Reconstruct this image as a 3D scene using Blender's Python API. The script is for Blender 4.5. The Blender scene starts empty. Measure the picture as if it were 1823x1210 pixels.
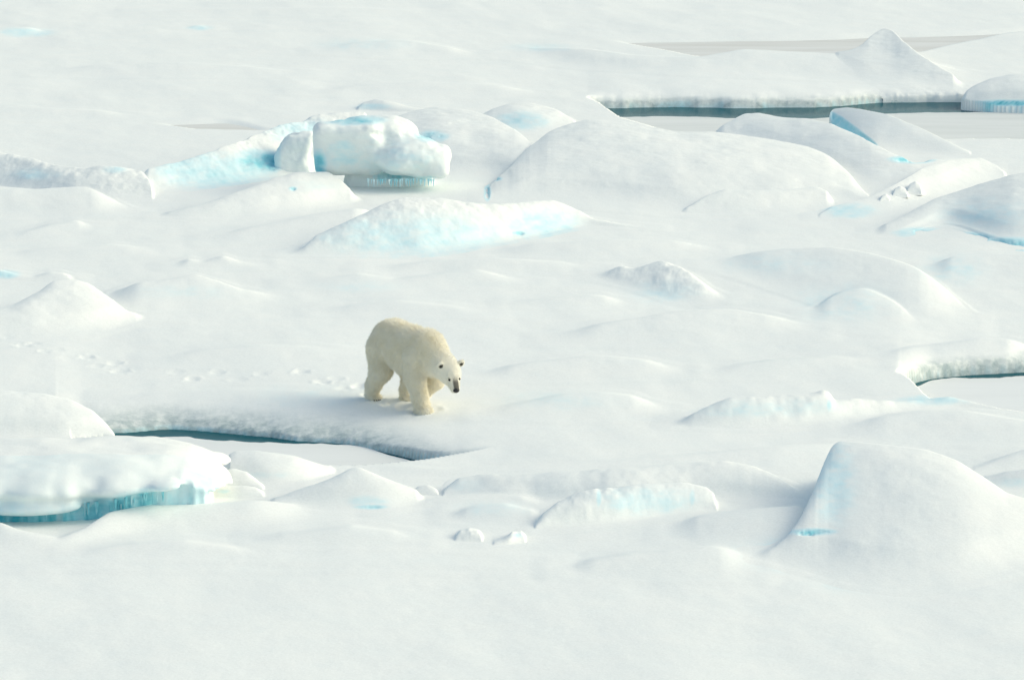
import bpy, math, random
import numpy as np
from mathutils import Vector, Matrix
R = math.radians
random.seed(4); rng = np.random.default_rng(7)
S = bpy.context.scene
col = S.collection

# ------------------------------------------------------------------ camera
CAM_H, PITCH, FPX = 14.0, R(10.8), 7759.0          # ship's deck, long lens (pixels of an 1823 px wide frame)
CX, CY = 911.5, 605.0
cd = bpy.data.cameras.new('camera'); cam = bpy.data.objects.new('camera', cd); col.objects.link(cam)
cam.location = (0, 0, CAM_H); cam.rotation_euler = (math.pi/2 - PITCH, 0, 0)
cd.sensor_fit = 'HORIZONTAL'; cd.angle = 2*math.atan(CX/FPX)
cd.clip_start = 0.5; cd.clip_end = 20000
S.camera = cam

# ------------------------------------------------------------------ sky, sun, exposure
SUN_EL, SUN_AZ = R(33), R(82)                       # azimuth measured from +Y (away from camera) towards +X (right)
w = bpy.data.worlds.new('World'); S.world = w; w.use_nodes = True
nt = w.node_tree; bg = nt.nodes['Background']
sky = nt.nodes.new('ShaderNodeTexSky'); sky.sky_type = 'NISHITA'; sky.sun_disc = False
sky.sun_elevation = SUN_EL; sky.sun_rotation = SUN_AZ
sky.air_density = 1.0; sky.dust_density = 3.0; sky.ozone_density = 1.0
hs = nt.nodes.new('ShaderNodeHueSaturation'); hs.inputs['Saturation'].default_value = 0.85   # thin high cloud
tint = nt.nodes.new('ShaderNodeMix'); tint.data_type = 'RGBA'; tint.blend_type = 'MULTIPLY'; tint.inputs[0].default_value = 1
tint.inputs[7].default_value = (.985, 1.02, .92, 1)                                  # bright cloud over ice is a little green-grey
nt.links.new(sky.outputs[0], hs.inputs['Color']); nt.links.new(hs.outputs[0], tint.inputs[6]); nt.links.new(tint.outputs[2], bg.inputs[0])
bg.inputs[1].default_value = 0.15
sl = bpy.data.lights.new('sun', 'SUN'); sun = bpy.data.objects.new('sun', sl); col.objects.link(sun)
sl.energy = .50; sl.angle = R(80); sl.color = (1.0, 0.86, 0.58)
sdir = Vector((math.sin(SUN_AZ)*math.cos(SUN_EL), math.cos(SUN_AZ)*math.cos(SUN_EL), math.sin(SUN_EL)))
sun.rotation_euler = sdir.to_track_quat('Z', 'Y').to_euler(); sun.location = sdir*200
S.view_settings.view_transform = 'Standard'; S.view_settings.look = 'None'
S.view_settings.exposure = 0.53; S.view_settings.gamma = 1.0
S.cycles.use_denoising = True
S.cycles.max_bounces = 8; S.cycles.diffuse_bounces = 5

# ------------------------------------------------------------------ projection helpers (world is flat sea ice at z = 0)
ct, st = math.cos(PITCH), math.sin(PITCH)
def row_dir(py):                                    # (dy, dz) of the view ray of an image row
    k = -(np.asarray(py, float) - CY)/FPX
    return ct + k*st, -st + k*ct
def Yz(py, z=0.0):                                  # distance at which that row meets height z
    dy, dz = row_dir(py); return (z - CAM_H)/dz*dy
def z_on(py, Y):                                    # height of that row's ray at distance Y
    dy, dz = row_dir(py); return CAM_H + Y/dy*dz
def X_of(u, Y, z=0.0): return (u - CX)/FPX*(Y*ct + (CAM_H - z)*st)
def U_of(X, Y, z=0.0): return CX + FPX*X/(Y*ct + (CAM_H - z)*st)
def P(px, py, z=0.0):
    Y = float(Yz(py, z)); return Vector((float(X_of(px, Y, z)), Y, z))

# ------------------------------------------------------------------ noise
def _hash(ix, iy, iz, seed):
    n = (ix*374761393 + iy*668265263 + iz*2147483647 % 1274126177 + seed*1013904223).astype(np.int64) & 0xffffffff
    n = ((n ^ (n >> 13))*1274126177) & 0xffffffff
    n = ((n ^ (n >> 16))*2246822519) & 0xffffffff
    return ((n ^ (n >> 15)) & 0xffffff)/float(0xffffff)
def vnoise(x, y, z=None, seed=0):
    if z is None:
        xi, yi = np.floor(x), np.floor(y); fx, fy = x - xi, y - yi
        xi = xi.astype(np.int64); yi = yi.astype(np.int64); zi = np.zeros_like(xi)
        fx = fx*fx*fx*(fx*(fx*6-15)+10); fy = fy*fy*fy*(fy*(fy*6-15)+10)
        a, b = _hash(xi, yi, zi, seed), _hash(xi+1, yi, zi, seed)
        c, d = _hash(xi, yi+1, zi, seed), _hash(xi+1, yi+1, zi, seed)
        return ((a*(1-fx)+b*fx)*(1-fy) + (c*(1-fx)+d*fx)*fy)*2 - 1
    zi = np.floor(z); fz = z - zi; fz = fz*fz*(3-2*fz)
    a = vnoise(x + zi*17.31, y + zi*31.77, None, seed); b = vnoise(x + (zi+1)*17.31, y + (zi+1)*31.77, None, seed)
    return a*(1-fz) + b*fz
def fbm(x, y, octs=4, seed=0, gain=0.5):
    s = 0; a = 1.0; f = 1.0; t = 0
    for o in range(octs):
        s = s + a*vnoise(x*f + o*7.3, y*f - o*3.1, None, seed + o); t += a; a *= gain; f *= 2.03
    return s/t
def fbm3(x, y, z, octs=3, seed=0):
    s = 0; a = 1.0; f = 1.0; t = 0
    for o in range(octs):
        s = s + a*vnoise(x*f + o*7.3, y*f - o*3.1, z*f + o*1.7, seed + o); t += a; a *= .5; f *= 2.03
    return s/t
def sstep(t): t = np.clip(t, 0, 1); return t*t*(3-2*t)

# ------------------------------------------------------------------ materials
def new_mat(name):
    m = bpy.data.materials.new(name); m.use_nodes = True
    n = m.node_tree; return m, n, n.nodes['Principled BSDF']
def N(n, t, **kw):
    x = n.nodes.new(t)
    for k, v in kw.items():
        if k in x.inputs: x.inputs[k].default_value = v
        else: setattr(x, k, v)
    return x
def snow_material(name, snow=(.87, .885, .858), ice=(.30, .68, .76), deep=(.07, .44, .54), rough=.75, bump=.19):
    m, n, b = new_mat(name); L = n.links
    at = N(n, 'ShaderNodeAttribute', attribute_name='ice')
    tc = N(n, 'ShaderNodeTexCoord')
    n1 = N(n, 'ShaderNodeTexNoise', Scale=1.3, Detail=5.0, Roughness=.6); L.new(tc.outputs['Object'], n1.inputs['Vector'])
    n2 = N(n, 'ShaderNodeTexNoise', Scale=26.0, Detail=3.0, Roughness=.7); L.new(tc.outputs['Object'], n2.inputs['Vector'])
    mp = N(n, 'ShaderNodeMapping'); mp.inputs['Scale'].default_value = (.55, .42, 1.0); mp.inputs['Rotation'].default_value = (0, 0, .5); L.new(tc.outputs['Object'], mp.inputs[0])
    n3 = N(n, 'ShaderNodeTexNoise', Scale=7.0, Detail=6.0, Roughness=.62); L.new(mp.outputs[0], n3.inputs['Vector'])
    # snow: crystals and wind crust vary a little
    r1 = N(n, 'ShaderNodeValToRGB'); r1.color_ramp.elements[0].position = .3; r1.color_ramp.elements[1].position = .7
    r1.color_ramp.elements[0].color = (snow[0]*.965, snow[1]*.98, snow[2]*.99, 1); r1.color_ramp.elements[1].color = (*snow, 1)
    L.new(n1.outputs[0], r1.inputs[0])
    g = N(n, 'ShaderNodeMapRange'); g.inputs[1].default_value = .3; g.inputs[2].default_value = .7
    g.inputs[3].default_value = .945; g.inputs[4].default_value = 1.035; L.new(n2.outputs[0], g.inputs[0])
    mg = N(n, 'ShaderNodeMix', data_type='RGBA', blend_type='MULTIPLY'); mg.inputs[0].default_value = 1
    L.new(r1.outputs[0], mg.inputs[6]); L.new(g.outputs[0], mg.inputs[7])
    # bare ice: pale to deep; its pale end also tints painted shade
    ri = N(n, 'ShaderNodeValToRGB'); e = ri.color_ramp.elements
    e[0].position = 0; e[0].color = (*snow, 1); e[1].position = 1; e[1].color = (*deep, 1)
    k = e.new(.55); k.color = (*ice, 1)
    k2 = e.new(.2); k2.color = (.66, .835, .87, 1)
    ad = N(n, 'ShaderNodeMath', operation='MULTIPLY_ADD')
    w2 = N(n, 'ShaderNodeMapRange'); w2.inputs[1].default_value = .3; w2.inputs[2].default_value = .7
    w2.inputs[3].default_value = .7; w2.inputs[4].default_value = 1.25; L.new(n3.outputs[0], w2.inputs[0])
    L.new(at.outputs['Fac'], ad.inputs[0]); L.new(w2.outputs[0], ad.inputs[1]); ad.inputs[2].default_value = 0
    L.new(ad.outputs[0], ri.inputs[0])
    mx = N(n, 'ShaderNodeMix', data_type='RGBA')
    th = N(n, 'ShaderNodeMapRange'); th.inputs[1].default_value = .0; th.inputs[2].default_value = .12; L.new(at.outputs['Fac'], th.inputs[0])
    L.new(th.outputs[0], mx.inputs[0]); L.new(mg.outputs[2], mx.inputs[6]); L.new(ri.outputs[0], mx.inputs[7])
    aw = N(n, 'ShaderNodeAttribute', attribute_name='bank_shade')  # mottled grey that puts the shade of the bank faces into the colour
    nw = N(n, 'ShaderNodeTexNoise', Scale=5.0, Detail=6.0, Roughness=.7); L.new(tc.outputs['Object'], nw.inputs['Vector'])
    wr = N(n, 'ShaderNodeMapRange'); wr.inputs[1].default_value = .35; wr.inputs[2].default_value = .62; wr.inputs[3].default_value = .25; wr.inputs[4].default_value = 1.0; L.new(nw.outputs[0], wr.inputs[0])
    wm = N(n, 'ShaderNodeMath', operation='MULTIPLY'); L.new(aw.outputs['Fac'], wm.inputs[0]); L.new(wr.outputs[0], wm.inputs[1])
    mw = N(n, 'ShaderNodeMix', data_type='RGBA'); L.new(wm.outputs[0], mw.inputs[0]); L.new(mx.outputs[2], mw.inputs[6]); mw.inputs[7].default_value = (.36, .45, .46, 1)
    L.new(mw.outputs[2], b.inputs['Base Color'])
    rr = N(n, 'ShaderNodeMapRange'); rr.inputs[1].default_value = .2; rr.inputs[2].default_value = .9
    rr.inputs[3].default_value = rough; rr.inputs[4].default_value = .35; L.new(at.outputs['Fac'], rr.inputs[0]); L.new(rr.outputs[0], b.inputs['Roughness'])
    b.inputs['Specular IOR Level'].default_value = .25
    mu = N(n, 'ShaderNodeMath', operation='MULTIPLY_ADD'); mu.inputs[1].default_value = .25
    L.new(n2.outputs[0], mu.inputs[0]); L.new(n3.outputs[0], mu.inputs[2])
    bp = N(n, 'ShaderNodeBump', Strength=bump, Distance=.03); L.new(mu.outputs[0], bp.inputs['Height']); L.new(bp.outputs[0], b.inputs['Normal'])
    return m
M_SNOW = snow_material('snow')
M_ICE = snow_material('snow_and_ice', bump=.21)
def young_ice_material(name, c0, c1, stretch=(.5, 3.0, 1)):
    m, n, b = new_mat(name); L = n.links
    tc = N(n, 'ShaderNodeTexCoord'); mp = N(n, 'ShaderNodeMapping'); mp.inputs['Scale'].default_value = stretch
    L.new(tc.outputs['Object'], mp.inputs[0])
    a = N(n, 'ShaderNodeTexNoise', Scale=.35, Detail=6.0, Roughness=.6); L.new(mp.outputs[0], a.inputs['Vector'])
    r = N(n, 'ShaderNodeValToRGB'); r.color_ramp.elements[0].position = .32; r.color_ramp.elements[1].position = .66
    r.color_ramp.elements[0].color = (*c0, 1); r.color_ramp.elements[1].color = (*c1, 1)
    L.new(a.outputs[0], r.inputs[0]); L.new(r.outputs[0], b.inputs['Base Color'])
    b.inputs['Roughness'].default_value = .55; b.inputs['Specular IOR Level'].default_value = .2
    return m
M_GREYICE = young_ice_material('grey_young_ice', (.68, .70, .675), (.77, .785, .765))
M_TANICE = young_ice_material('tan_young_ice', (.66, .65, .61), (.77, .77, .745))
M_PALEICE = young_ice_material('pale_young_ice', (.80, .815, .80), (.85, .865, .85))
m, n, b = new_mat('sea_water'); M_WATER = m
b.inputs['Base Color'].default_value = (.008, .095, .120, 1); b.inputs['Roughness'].default_value = .1; b.inputs['Specular IOR Level'].default_value = .03
b.inputs['IOR'].default_value = 1.33
_t = N(n, 'ShaderNodeTexNoise', Scale=6.0, Detail=3.0); _b = N(n, 'ShaderNodeBump', Strength=.15, Distance=.02)
n.links.new(_t.outputs[0], _b.inputs['Height']); n.links.new(_b.outputs[0], b.inputs['Normal'])

# ------------------------------------------------------------------ mesh helpers
def link(name, verts, faces, mat, parent=None, ice=None, smooth=True, extra=None):
    verts = np.asarray(verts, np.float32); faces = np.asarray(faces, np.int32)
    me = bpy.data.meshes.new(name); k = faces.shape[1]
    me.vertices.add(len(verts)); me.vertices.foreach_set('co', verts.ravel())
    me.loops.add(faces.size); me.loops.foreach_set('vertex_index', faces.ravel())
    me.polygons.add(len(faces)); me.polygons.foreach_set('loop_start', np.arange(0, faces.size, k, dtype=np.int32))
    me.polygons.foreach_set('loop_total', np.full(len(faces), k, np.int32))
    me.update(calc_edges=True)
    me.polygons.foreach_set('use_smooth', np.full(len(faces), smooth, bool))
    at = dict(extra or {})
    if ice is not None: at['ice'] = ice
    for nm, v in at.items():
        a = me.attributes.new(nm, 'FLOAT', 'POINT'); a.data.foreach_set('value', np.asarray(v, np.float32).ravel())
    me.materials.append(mat); me.validate()
    o = bpy.data.objects.new(name, me); col.objects.link(o)
    if parent: o.parent = parent
    return o
def recenter(o):                                    # origin at the thing's base
    n = len(o.data.vertices); co = np.empty(n*3, np.float32); o.data.vertices.foreach_get('co', co); co = co.reshape(-1, 3)
    c = np.array([(co[:, 0].min()+co[:, 0].max())/2, (co[:, 1].min()+co[:, 1].max())/2, co[:, 2].min()], np.float32)
    o.data.vertices.foreach_set('co', (co - c).ravel()); o.data.update(); o.location = c.tolist()
    return o
def tag(o, label=None, cat=None, group=None, kind=None):
    if label: o['label'] = label
    if cat: o['category'] = cat
    if group: o['group'] = group
    if kind: o['kind'] = kind
    return o
def grid_faces(nr, nc, mask=None):
    i = np.arange(nr*nc).reshape(nr, nc)
    f = np.stack([i[:-1, :-1], i[:-1, 1:], i[1:, 1:], i[1:, :-1]], -1).reshape(-1, 4)
    if mask is not None: f = f[mask.reshape(-1)]
    return f
def compact(v, f, *attrs):
    used = np.unique(f); m = -np.ones(len(v), np.int64); m[used] = np.arange(len(used))
    return (v[used], m[f]) + tuple(a[used] for a in attrs)
def table(pts, u, sig=5.0):                         # smoothed polyline y(u)
    x = np.array([p[0] for p in pts], float); y = np.array([p[1] for p in pts], float)
    uu = np.arange(x[0]-60, x[-1]+61, 1.0)
    yy = np.interp(uu, x, y)
    if sig > 0:
        k = np.arange(-int(3*sig), int(3*sig)+1); g = np.exp(-k*k/(2*sig*sig)); g /= g.sum()
        yy = np.convolve(np.pad(yy, len(k)//2, mode='edge'), g, 'valid')
    return np.interp(u, uu, yy)
def surface_nets(F, lo, hi, step):
    lo = np.array(lo, float); hi = np.array(hi, float)
    n = np.ceil((hi-lo)/step).astype(int)+1
    ax = [lo[i]+step*np.arange(n[i]) for i in range(3)]
    X, Y, Z = np.meshgrid(*ax, indexing='ij')
    V = F(X, Y, Z); ins = V < 0
    c = [ins[i:n[0]-1+i, j:n[1]-1+j, k:n[2]-1+k] for i in (0, 1) for j in (0, 1) for k in (0, 1)]
    s = sum(x.astype(np.int8) for x in c); act = (s > 0) & (s < 8)
    idx = -np.ones(act.shape, np.int64); ci = np.argwhere(act); idx[act] = np.arange(len(ci))
    acc = np.zeros((len(ci), 3)); cnt = np.zeros(len(ci))
    off = [(i, j, k) for i in (0, 1) for j in (0, 1) for k in (0, 1)]
    for a in off:
        for d in range(3):
            if a[d]: continue
            b_ = list(a); b_[d] = 1
            va = V[ci[:, 0]+a[0], ci[:, 1]+a[1], ci[:, 2]+a[2]]; vb = V[ci[:, 0]+b_[0], ci[:, 1]+b_[1], ci[:, 2]+b_[2]]
            cr = (va < 0) != (vb < 0); t = np.where(cr, va/np.where(cr, va-vb, 1), 0)
            p = np.tile(np.array(a, float), (len(ci), 1)); p[:, d] += t
            acc[cr] += p[cr]; cnt += cr
    verts = lo + step*(ci + acc/np.maximum(cnt, 1)[:, None])
    fs = []
    for d in range(3):
        e1, e2 = [(1, 2), (2, 0), (0, 1)][d]
        A = np.take(ins, range(n[d]-1), d); B = np.take(ins, range(1, n[d]), d)
        for sgn, cross in ((1, A & ~B), (-1, ~A & B)):
            q = np.argwhere(cross); ok = (q[:, e1] > 0) & (q[:, e2] > 0) & (q[:, e1] < n[e1]-1) & (q[:, e2] < n[e2]-1); q = q[ok]
            o = []
            for (x1, x2) in ((-1, -1), (0, -1), (0, 0), (-1, 0)):
                r = q.copy(); r[:, e1] += x1; r[:, e2] += x2; o.append(idx[r[:, 0], r[:, 1], r[:, 2]])
            f = np.stack(o, -1)
            fs.append(f if sgn > 0 else f[:, ::-1])
    return verts, np.concatenate(fs)
def smin(a, b, k):
    h = np.clip(.5 + .5*(b-a)/k, 0, 1); return b*(1-h) + a*h - k*h*(1-h)
def smax(a, b, k): return -smin(-a, -b, k)

# ------------------------------------------------------------------ relief
def base(X, Y):
    b = .055*fbm(X/5.0, Y/9.0, 3, 11) + .030*fbm(X/2.2 + .10*Y, Y/4.5, 3, 21) + .006*fbm(X/.7 + .2*Y, Y/1.6, 3, 26) + .0018*fbm(X/.30, Y/.42, 3, 31)
    return b
class Ridge:
    """A heap of snow or ice: crest and front foot read as rows of the photo, real run, height and back slope."""
    def __init__(s, crest, foot, run=.2, back=2.2, prof='smooth', taper=16, sig=5, foot_sig=24, rough=.012, rs=.8, wall=0, seed=0, sharp=1.0, z0=None):
        s.c, s.f, s.run, s.back, s.prof, s.taper, s.sig, s.fs, s.rough, s.rs, s.wall, s.seed, s.sharp, s.z0 = crest, foot, run, back, prof, taper, sig, foot_sig, rough, rs, wall, seed, sharp, z0
        s.u0, s.u1 = crest[0][0], crest[-1][0]
    def line(s, u):
        pc = table(s.c, u, s.sig); pf = table(s.f, u, s.fs); pc = np.minimum(pc, pf)
        if s.z0 is not None:
            Yf = Yz(pf, s.z0); Yc = Yf + s.run*(Yz(pc, s.z0) - Yf) + .02; return Yf, Yc, np.maximum(z_on(pc, Yc) - s.z0, 0)*sstep((u-s.u0)/3)*sstep((s.u1-u)/3), ((u > s.u0) & (u < s.u1))*1.0
        Yf = Yz(pf); Yg = Yz(pc); Ys = Yz(table(s.f, u, max(40, 2*s.fs)) if s.u1 - s.u0 > 150 else pf); Yc = np.maximum(Ys + s.run*np.maximum(Yg - Ys, 0), Yf) + .03
        h = z_on(pc, Yc) - base(X_of(u, Yc), Yc)
        tp = max(s.taper, .07*(s.u1 - s.u0)) if s.taper >= 8 else s.taper
        w_ = sstep((u - s.u0)/tp)*sstep((s.u1 - u)/tp) if s.taper > 0 else ((u >= s.u0) & (u <= s.u1))*1.0
        return Yf, Yc, np.maximum(h, 0)*w_, w_
    def extent(s):
        u = np.arange(s.u0, s.u1+1.0); Yf, Yc, h, _ = s.line(u)
        return Yf.min()-.15, (Yc + s.back*h + .4).max()
    def h(s, u, Y):
        Yf, Yc, h, w_ = s.line(u)
        t = (Y - Yf)/np.maximum(Yc - Yf, .02)
        X = X_of(u, Y)
        tt = np.clip(t, 0, 1)
        if s.prof == 'smooth': g = .55*sstep(tt) + .45*(.35*tt + .65*np.sin(tt*math.pi/2))
        elif s.prof == 'dome': g = np.sin(tt*math.pi/2)**.9*(.25+.75*sstep(tt*2.5)) 
        elif s.prof == 'lin': g = .75*tt + .25*sstep(tt)
        elif s.prof == 'peak': g = .35*sstep(tt) + .65*tt**1.35
        else: g = tt
        if s.wall: g = s.wall*sstep(t*14) + (1-s.wall)*g
        tb = np.clip((Y - Yc)/(s.back*np.maximum(h, .05) + .35), 0, 1)
        gb = 1 - sstep(tb**s.sharp)
        H = h*np.where(t < 1, g, gb)
        nz = fbm(X/s.rs, Y/(s.rs*1.2), 4, 50 + s.seed)
        H = H*(1 + s.rough*3*nz) + s.rough*nz*np.clip(H/.12, 0, 1)
        out = np.maximum(Yf - Y, 0)**2*.35 + np.maximum(Y - (Yc + s.back*np.maximum(h, .05) + .35), 0)**2*.35 + (np.maximum(np.maximum(s.u0 - u, u - s.u1), 0)*.009)**2*.45
        return np.where((t <= 0) | (w_ <= 0), 0, np.maximum(H, 0)) - out

# soft relief that belongs to the snowfield itself
G = [
 Ridge([(-140,54),(0,50),(60,47),(97,60)], [(-140,74),(0,72),(97,64)], .3, 3, rough=.02),
 Ridge([(325,52),(352,45),(378,52)], [(325,54),(378,54)], .3, 3, rough=.02),
 Ridge([(560,88),(640,74),(720,70),(800,82),(860,98)], [(560,100),(700,108),(860,105)], .6, 4, sig=12),
 Ridge([(880,88),(930,72),(985,78),(1050,86),(1125,97),(1240,102),(1325,87),(1400,91),(1480,95),(1560,92),(1650,100),(1760,128)], [(880,105),(1000,120),(1240,140),(1480,145),(1600,150),(1760,150)], .5, 3, taper=25),
 Ridge([(-140,332),(0,331),(60,336),(150,331),(200,346),(245,375)], [(-140,392),(0,388),(120,388),(245,386)], .45, 2.5, seed=3),
 Ridge([(20,420),(90,398),(135,392),(170,402)], [(20,425),(170,415)], .5, 3, seed=4),
 Ridge([(280,385),(340,366),(430,358),(520,352)], [(280,392),(420,392),(520,380)], .5, 3, seed=5),
 Ridge([(360,425),(450,402),(560,380),(620,372),(700,360)], [(360,440),(500,432),(620,425),(700,420)], .5, 3, taper=30, seed=6),
 Ridge([(295,480),(335,461),(360,466),(398,454),(430,468),(480,474)], [(295,482),(380,482),(480,482)], .3, 3, rough=.06, seed=7),
 Ridge([(180,525),(205,507),(280,498),(350,487),(392,500),(430,515),(520,530)], [(180,560),(300,556),(430,548),(520,536)], .45, 3, taper=20, seed=8),
 Ridge([(500,508),(640,487),(700,496),(790,484),(850,479),(905,492),(960,505)], [(500,514),(640,520),(850,516),(960,510)], .5, 3, taper=25, seed=9),
 Ridge([(1050,488),(1105,473),(1130,476),(1180,463),(1215,478),(1250,500),(1300,532)], [(1050,498),(1130,515),(1200,540),(1300,540)], .4, 3, rough=.07, rs=.25, seed=10),
 Ridge([(1250,470),(1320,450),(1400,441),(1480,438),(1560,452),(1620,470),(1680,500),(1740,560)], [(1250,480),(1350,510),(1450,545),(1600,590),(1740,600)], .42, 2.5, taper=40, seed=12),
 Ridge([(1640,470),(1700,455),(1770,450),(1900,452)], [(1640,500),(1720,520),(1770,505),(1900,520)], .4, 2.5, taper=20, seed=13),
 Ridge([(1430,560),(1490,520),(1540,512),(1590,535),(1650,590)], [(1430,580),(1520,600),(1650,606)], .45, 3, sig=12, seed=14),
 Ridge([(840,735),(930,716),(1000,700),(1070,696),(1130,704),(1200,728)], [(840,745),(1000,752),(1100,750),(1200,745)], .5, 3, taper=30, sig=12, seed=15),
 Ridge([(1480,760),(1560,742),(1640,730),(1720,730),(1823,748),(1930,760)], [(1480,785),(1640,790),(1823,800),(1930,805)], .55, 3, taper=30, sig=10, seed=16),
 Ridge([(560,832),(700,826),(800,836),(1000,827),(1200,811),(1400,790),(1490,783),(1600,800)], [(560,842),(800,848),(1000,850),(1200,846),(1400,840),(1600,840)], .6, 1.5, taper=30, seed=17),
 Ridge([(-140,950),(0,926),(30,940),(104,956),(150,938),(195,909),(260,897),(350,895),(430,890),(520,884),(600,890)], [(-140,990),(0,985),(104,985),(260,950),(430,945),(600,930)], .42, 1.2, taper=20, seed=18),
 Ridge([(110,992),(160,977),(240,965),(330,962),(420,975),(480,988)], [(110,996),(300,997),(480,994)], .45, 3, taper=20, seed=19),
 Ridge([(440,958),(550,944),(625,935),(700,946),(760,962)], [(440,968),(620,976),(760,970)], .5, 3, taper=25, seed=20),
 Ridge([(700,895),(780,884),(840,878),(900,875),(950,884),(990,898)], [(700,902),(840,905),(990,905)], .4, 3, seed=21),
 Ridge([(790,915),(850,900),(900,896),(950,908),(985,920)], [(790,925),(900,938),(985,930)], .4, 3, seed=22),
 Ridge([(1180,935),(1260,915),(1340,905),(1420,900),(1480,905)], [(1180,960),(1300,990),(1480,1000)], .6, 3, taper=40, seed=23),
 Ridge([(560,552),(640,541),(710,535),(800,545),(880,560)], [(560,562),(720,566),(880,568)], .5, 3, sig=12, seed=101),
 Ridge([(830,664),(950,643),(1060,630),(1150,640),(1230,660)], [(830,676),(1000,680),(1230,674)], .55, 3, sig=14, seed=102),
 Ridge([(960,600),(1080,574),(1200,553),(1300,548),(1400,566),(1470,590)], [(960,612),(1200,616),(1470,606)], .55, 3, sig=14, seed=103),
 Ridge([(1250,660),(1370,640),(1480,634),(1580,645)], [(1250,672),(1400,676),(1580,664)], .55, 3, sig=14, seed=104),
 Ridge([(180,704),(300,693),(420,688),(520,692),(620,704)], [(180,718),(400,722),(620,716)], .6, 3, sig=14, seed=105),
 Ridge([(60,128),(180,114),(320,110),(450,118),(560,130)], [(60,138),(300,142),(560,140)], .5, 3, sig=14, seed=106),
 Ridge([(520,166),(640,150),(760,144),(880,150),(980,164)], [(520,172),(760,176),(980,172)], .5, 3, sig=14, seed=107),
 Ridge([(200,22),(380,14),(600,12),(800,20)], [(200,28),(500,32),(800,28)], .5, 3, sig=14, seed=108),
 Ridge([(-100,200),(60,190),(160,194),(260,206)], [(-100,212),(100,216),(260,212)], .5, 3, sig=12, seed=109),
 Ridge([(0,452),(100,440),(200,434),(290,446)], [(0,462),(150,466),(290,458)], .5, 3, sig=12, seed=110),
 Ridge([(640,478),(760,464),(880,458),(1000,466),(1080,480)], [(640,486),(860,492),(1080,486)], .5, 3, sig=12, seed=111),
 Ridge([(860,445),(960,432),(1080,424),(1200,428),(1290,440)], [(860,456),(1080,462),(1290,450)], .5, 3, sig=12, seed=112),
 Ridge([(900,540),(990,528),(1060,524),(1120,536)], [(900,548),(1020,552),(1120,546)], .5, 3, sig=12, seed=113),
 Ridge([(260,640),(360,622),(460,612),(560,618),(640,632)], [(260,650),(460,656),(640,644)], .6, 3, sig=14, seed=114),
 Ridge([(1540,640),(1640,610),(1740,596),(1860,600)], [(1540,652),(1700,656),(1860,650)], .5, 3, sig=14, seed=115),
 Ridge([(980,1010),(1120,985),(1260,972),(1360,985)], [(980,1022),(1180,1030),(1360,1030)], .6, 3, sig=14, seed=116),
 Ridge([(-140,1000),(300,998),(700,1000),(1000,1010)], [(-140,1012),(1000,1016)], .7, 6, taper=60, sig=15, seed=24),
]
# leads: (far foot row at the water line, near lip row, floor, bank: wall share / rounding run in metres)
LEADS = [
 dict(far=[(1036,192),(1072,192),(1110,194),(1250,194),(1330,193),(1450,191),(1560,184),(1650,180),(1740,181),(1900,186),(2250,182)],
      near=[(1036,194),(1072,196),(1120,212),(1200,236),(1260,240),(1330,240),(1480,245),(1620,246),(1700,246),(1900,250),(2250,215)], bank=.38, drop=.27, up=.06, tap=70, tapr=300, jag=.4),
 dict(far=[(1036,76),(1200,69),(1500,64),(1700,58),(1800,53),(1900,47),(2250,40)], near=[(1036,78),(1120,99),(1240,104),(1400,100),(1530,100),(1640,93),(1700,78),(1800,60),(1900,52),(2250,44)], bank=.8, drop=0, up=0, tap=240, tapr=300, jag=.3, soft=True),
 dict(far=[(225,223),(300,217),(450,211),(520,208)], near=[(225,226),(450,231),(520,232)], bank=.8, drop=0, up=0, tap=130, jag=.15, soft=True),
 dict(far=[(90,765),(190,768),(300,770),(400,776),(480,780),(530,788),(580,791),(640,792),(740,797),(800,801),(860,793),(920,786)],
      near=[(90,796),(190,800),(420,815),(520,826),(570,829),(640,826),(740,816),(800,806),(860,796),(920,788)], bank=.6, drop=.22, up=-.06, tap=60, tapr=345, jag=.35),
 dict(far=[(1585,699),(1600,692),(1640,682),(1660,679),(1720,672),(1823,666),(1900,662),(2250,660)],
      near=[(1585,702),(1610,706),(1660,715),(1720,722),(1823,735),(1900,742),(2250,690)], bank=.40, drop=.16, up=-.06, tap=80, tapr=300, jag=.3),
]
WL = -.30
for L_ in LEADS: L_['u0'], L_['u1'] = L_['far'][0][0], L_['far'][-1][0]
def lead_lines(q, u):
    L_ = LEADS[q]
    w_ = sstep((u - L_['u0'])/L_['tap'])*sstep((L_['u1'] - u)/L_.get('tapr', L_['tap']))
    Yn = Yz(table(L_['near'], u, 4), 0)
    Yf = Yz(table(L_['far'], u, 3), -.05 if L_.get('soft') else WL) + L_['jag']*(fbm(u/170.0, u*0 + q*3.3, 2, 70+q))
    wl_ = sstep((u - L_['u0'])/L_['tap'])
    Yn = Yf - (Yf - Yn)*wl_
    return Yn, Yn + (Yf - Yn)*np.where(wl_ > 0, np.clip(w_/np.maximum(wl_, 1e-3), 0, 1), 0), w_
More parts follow.
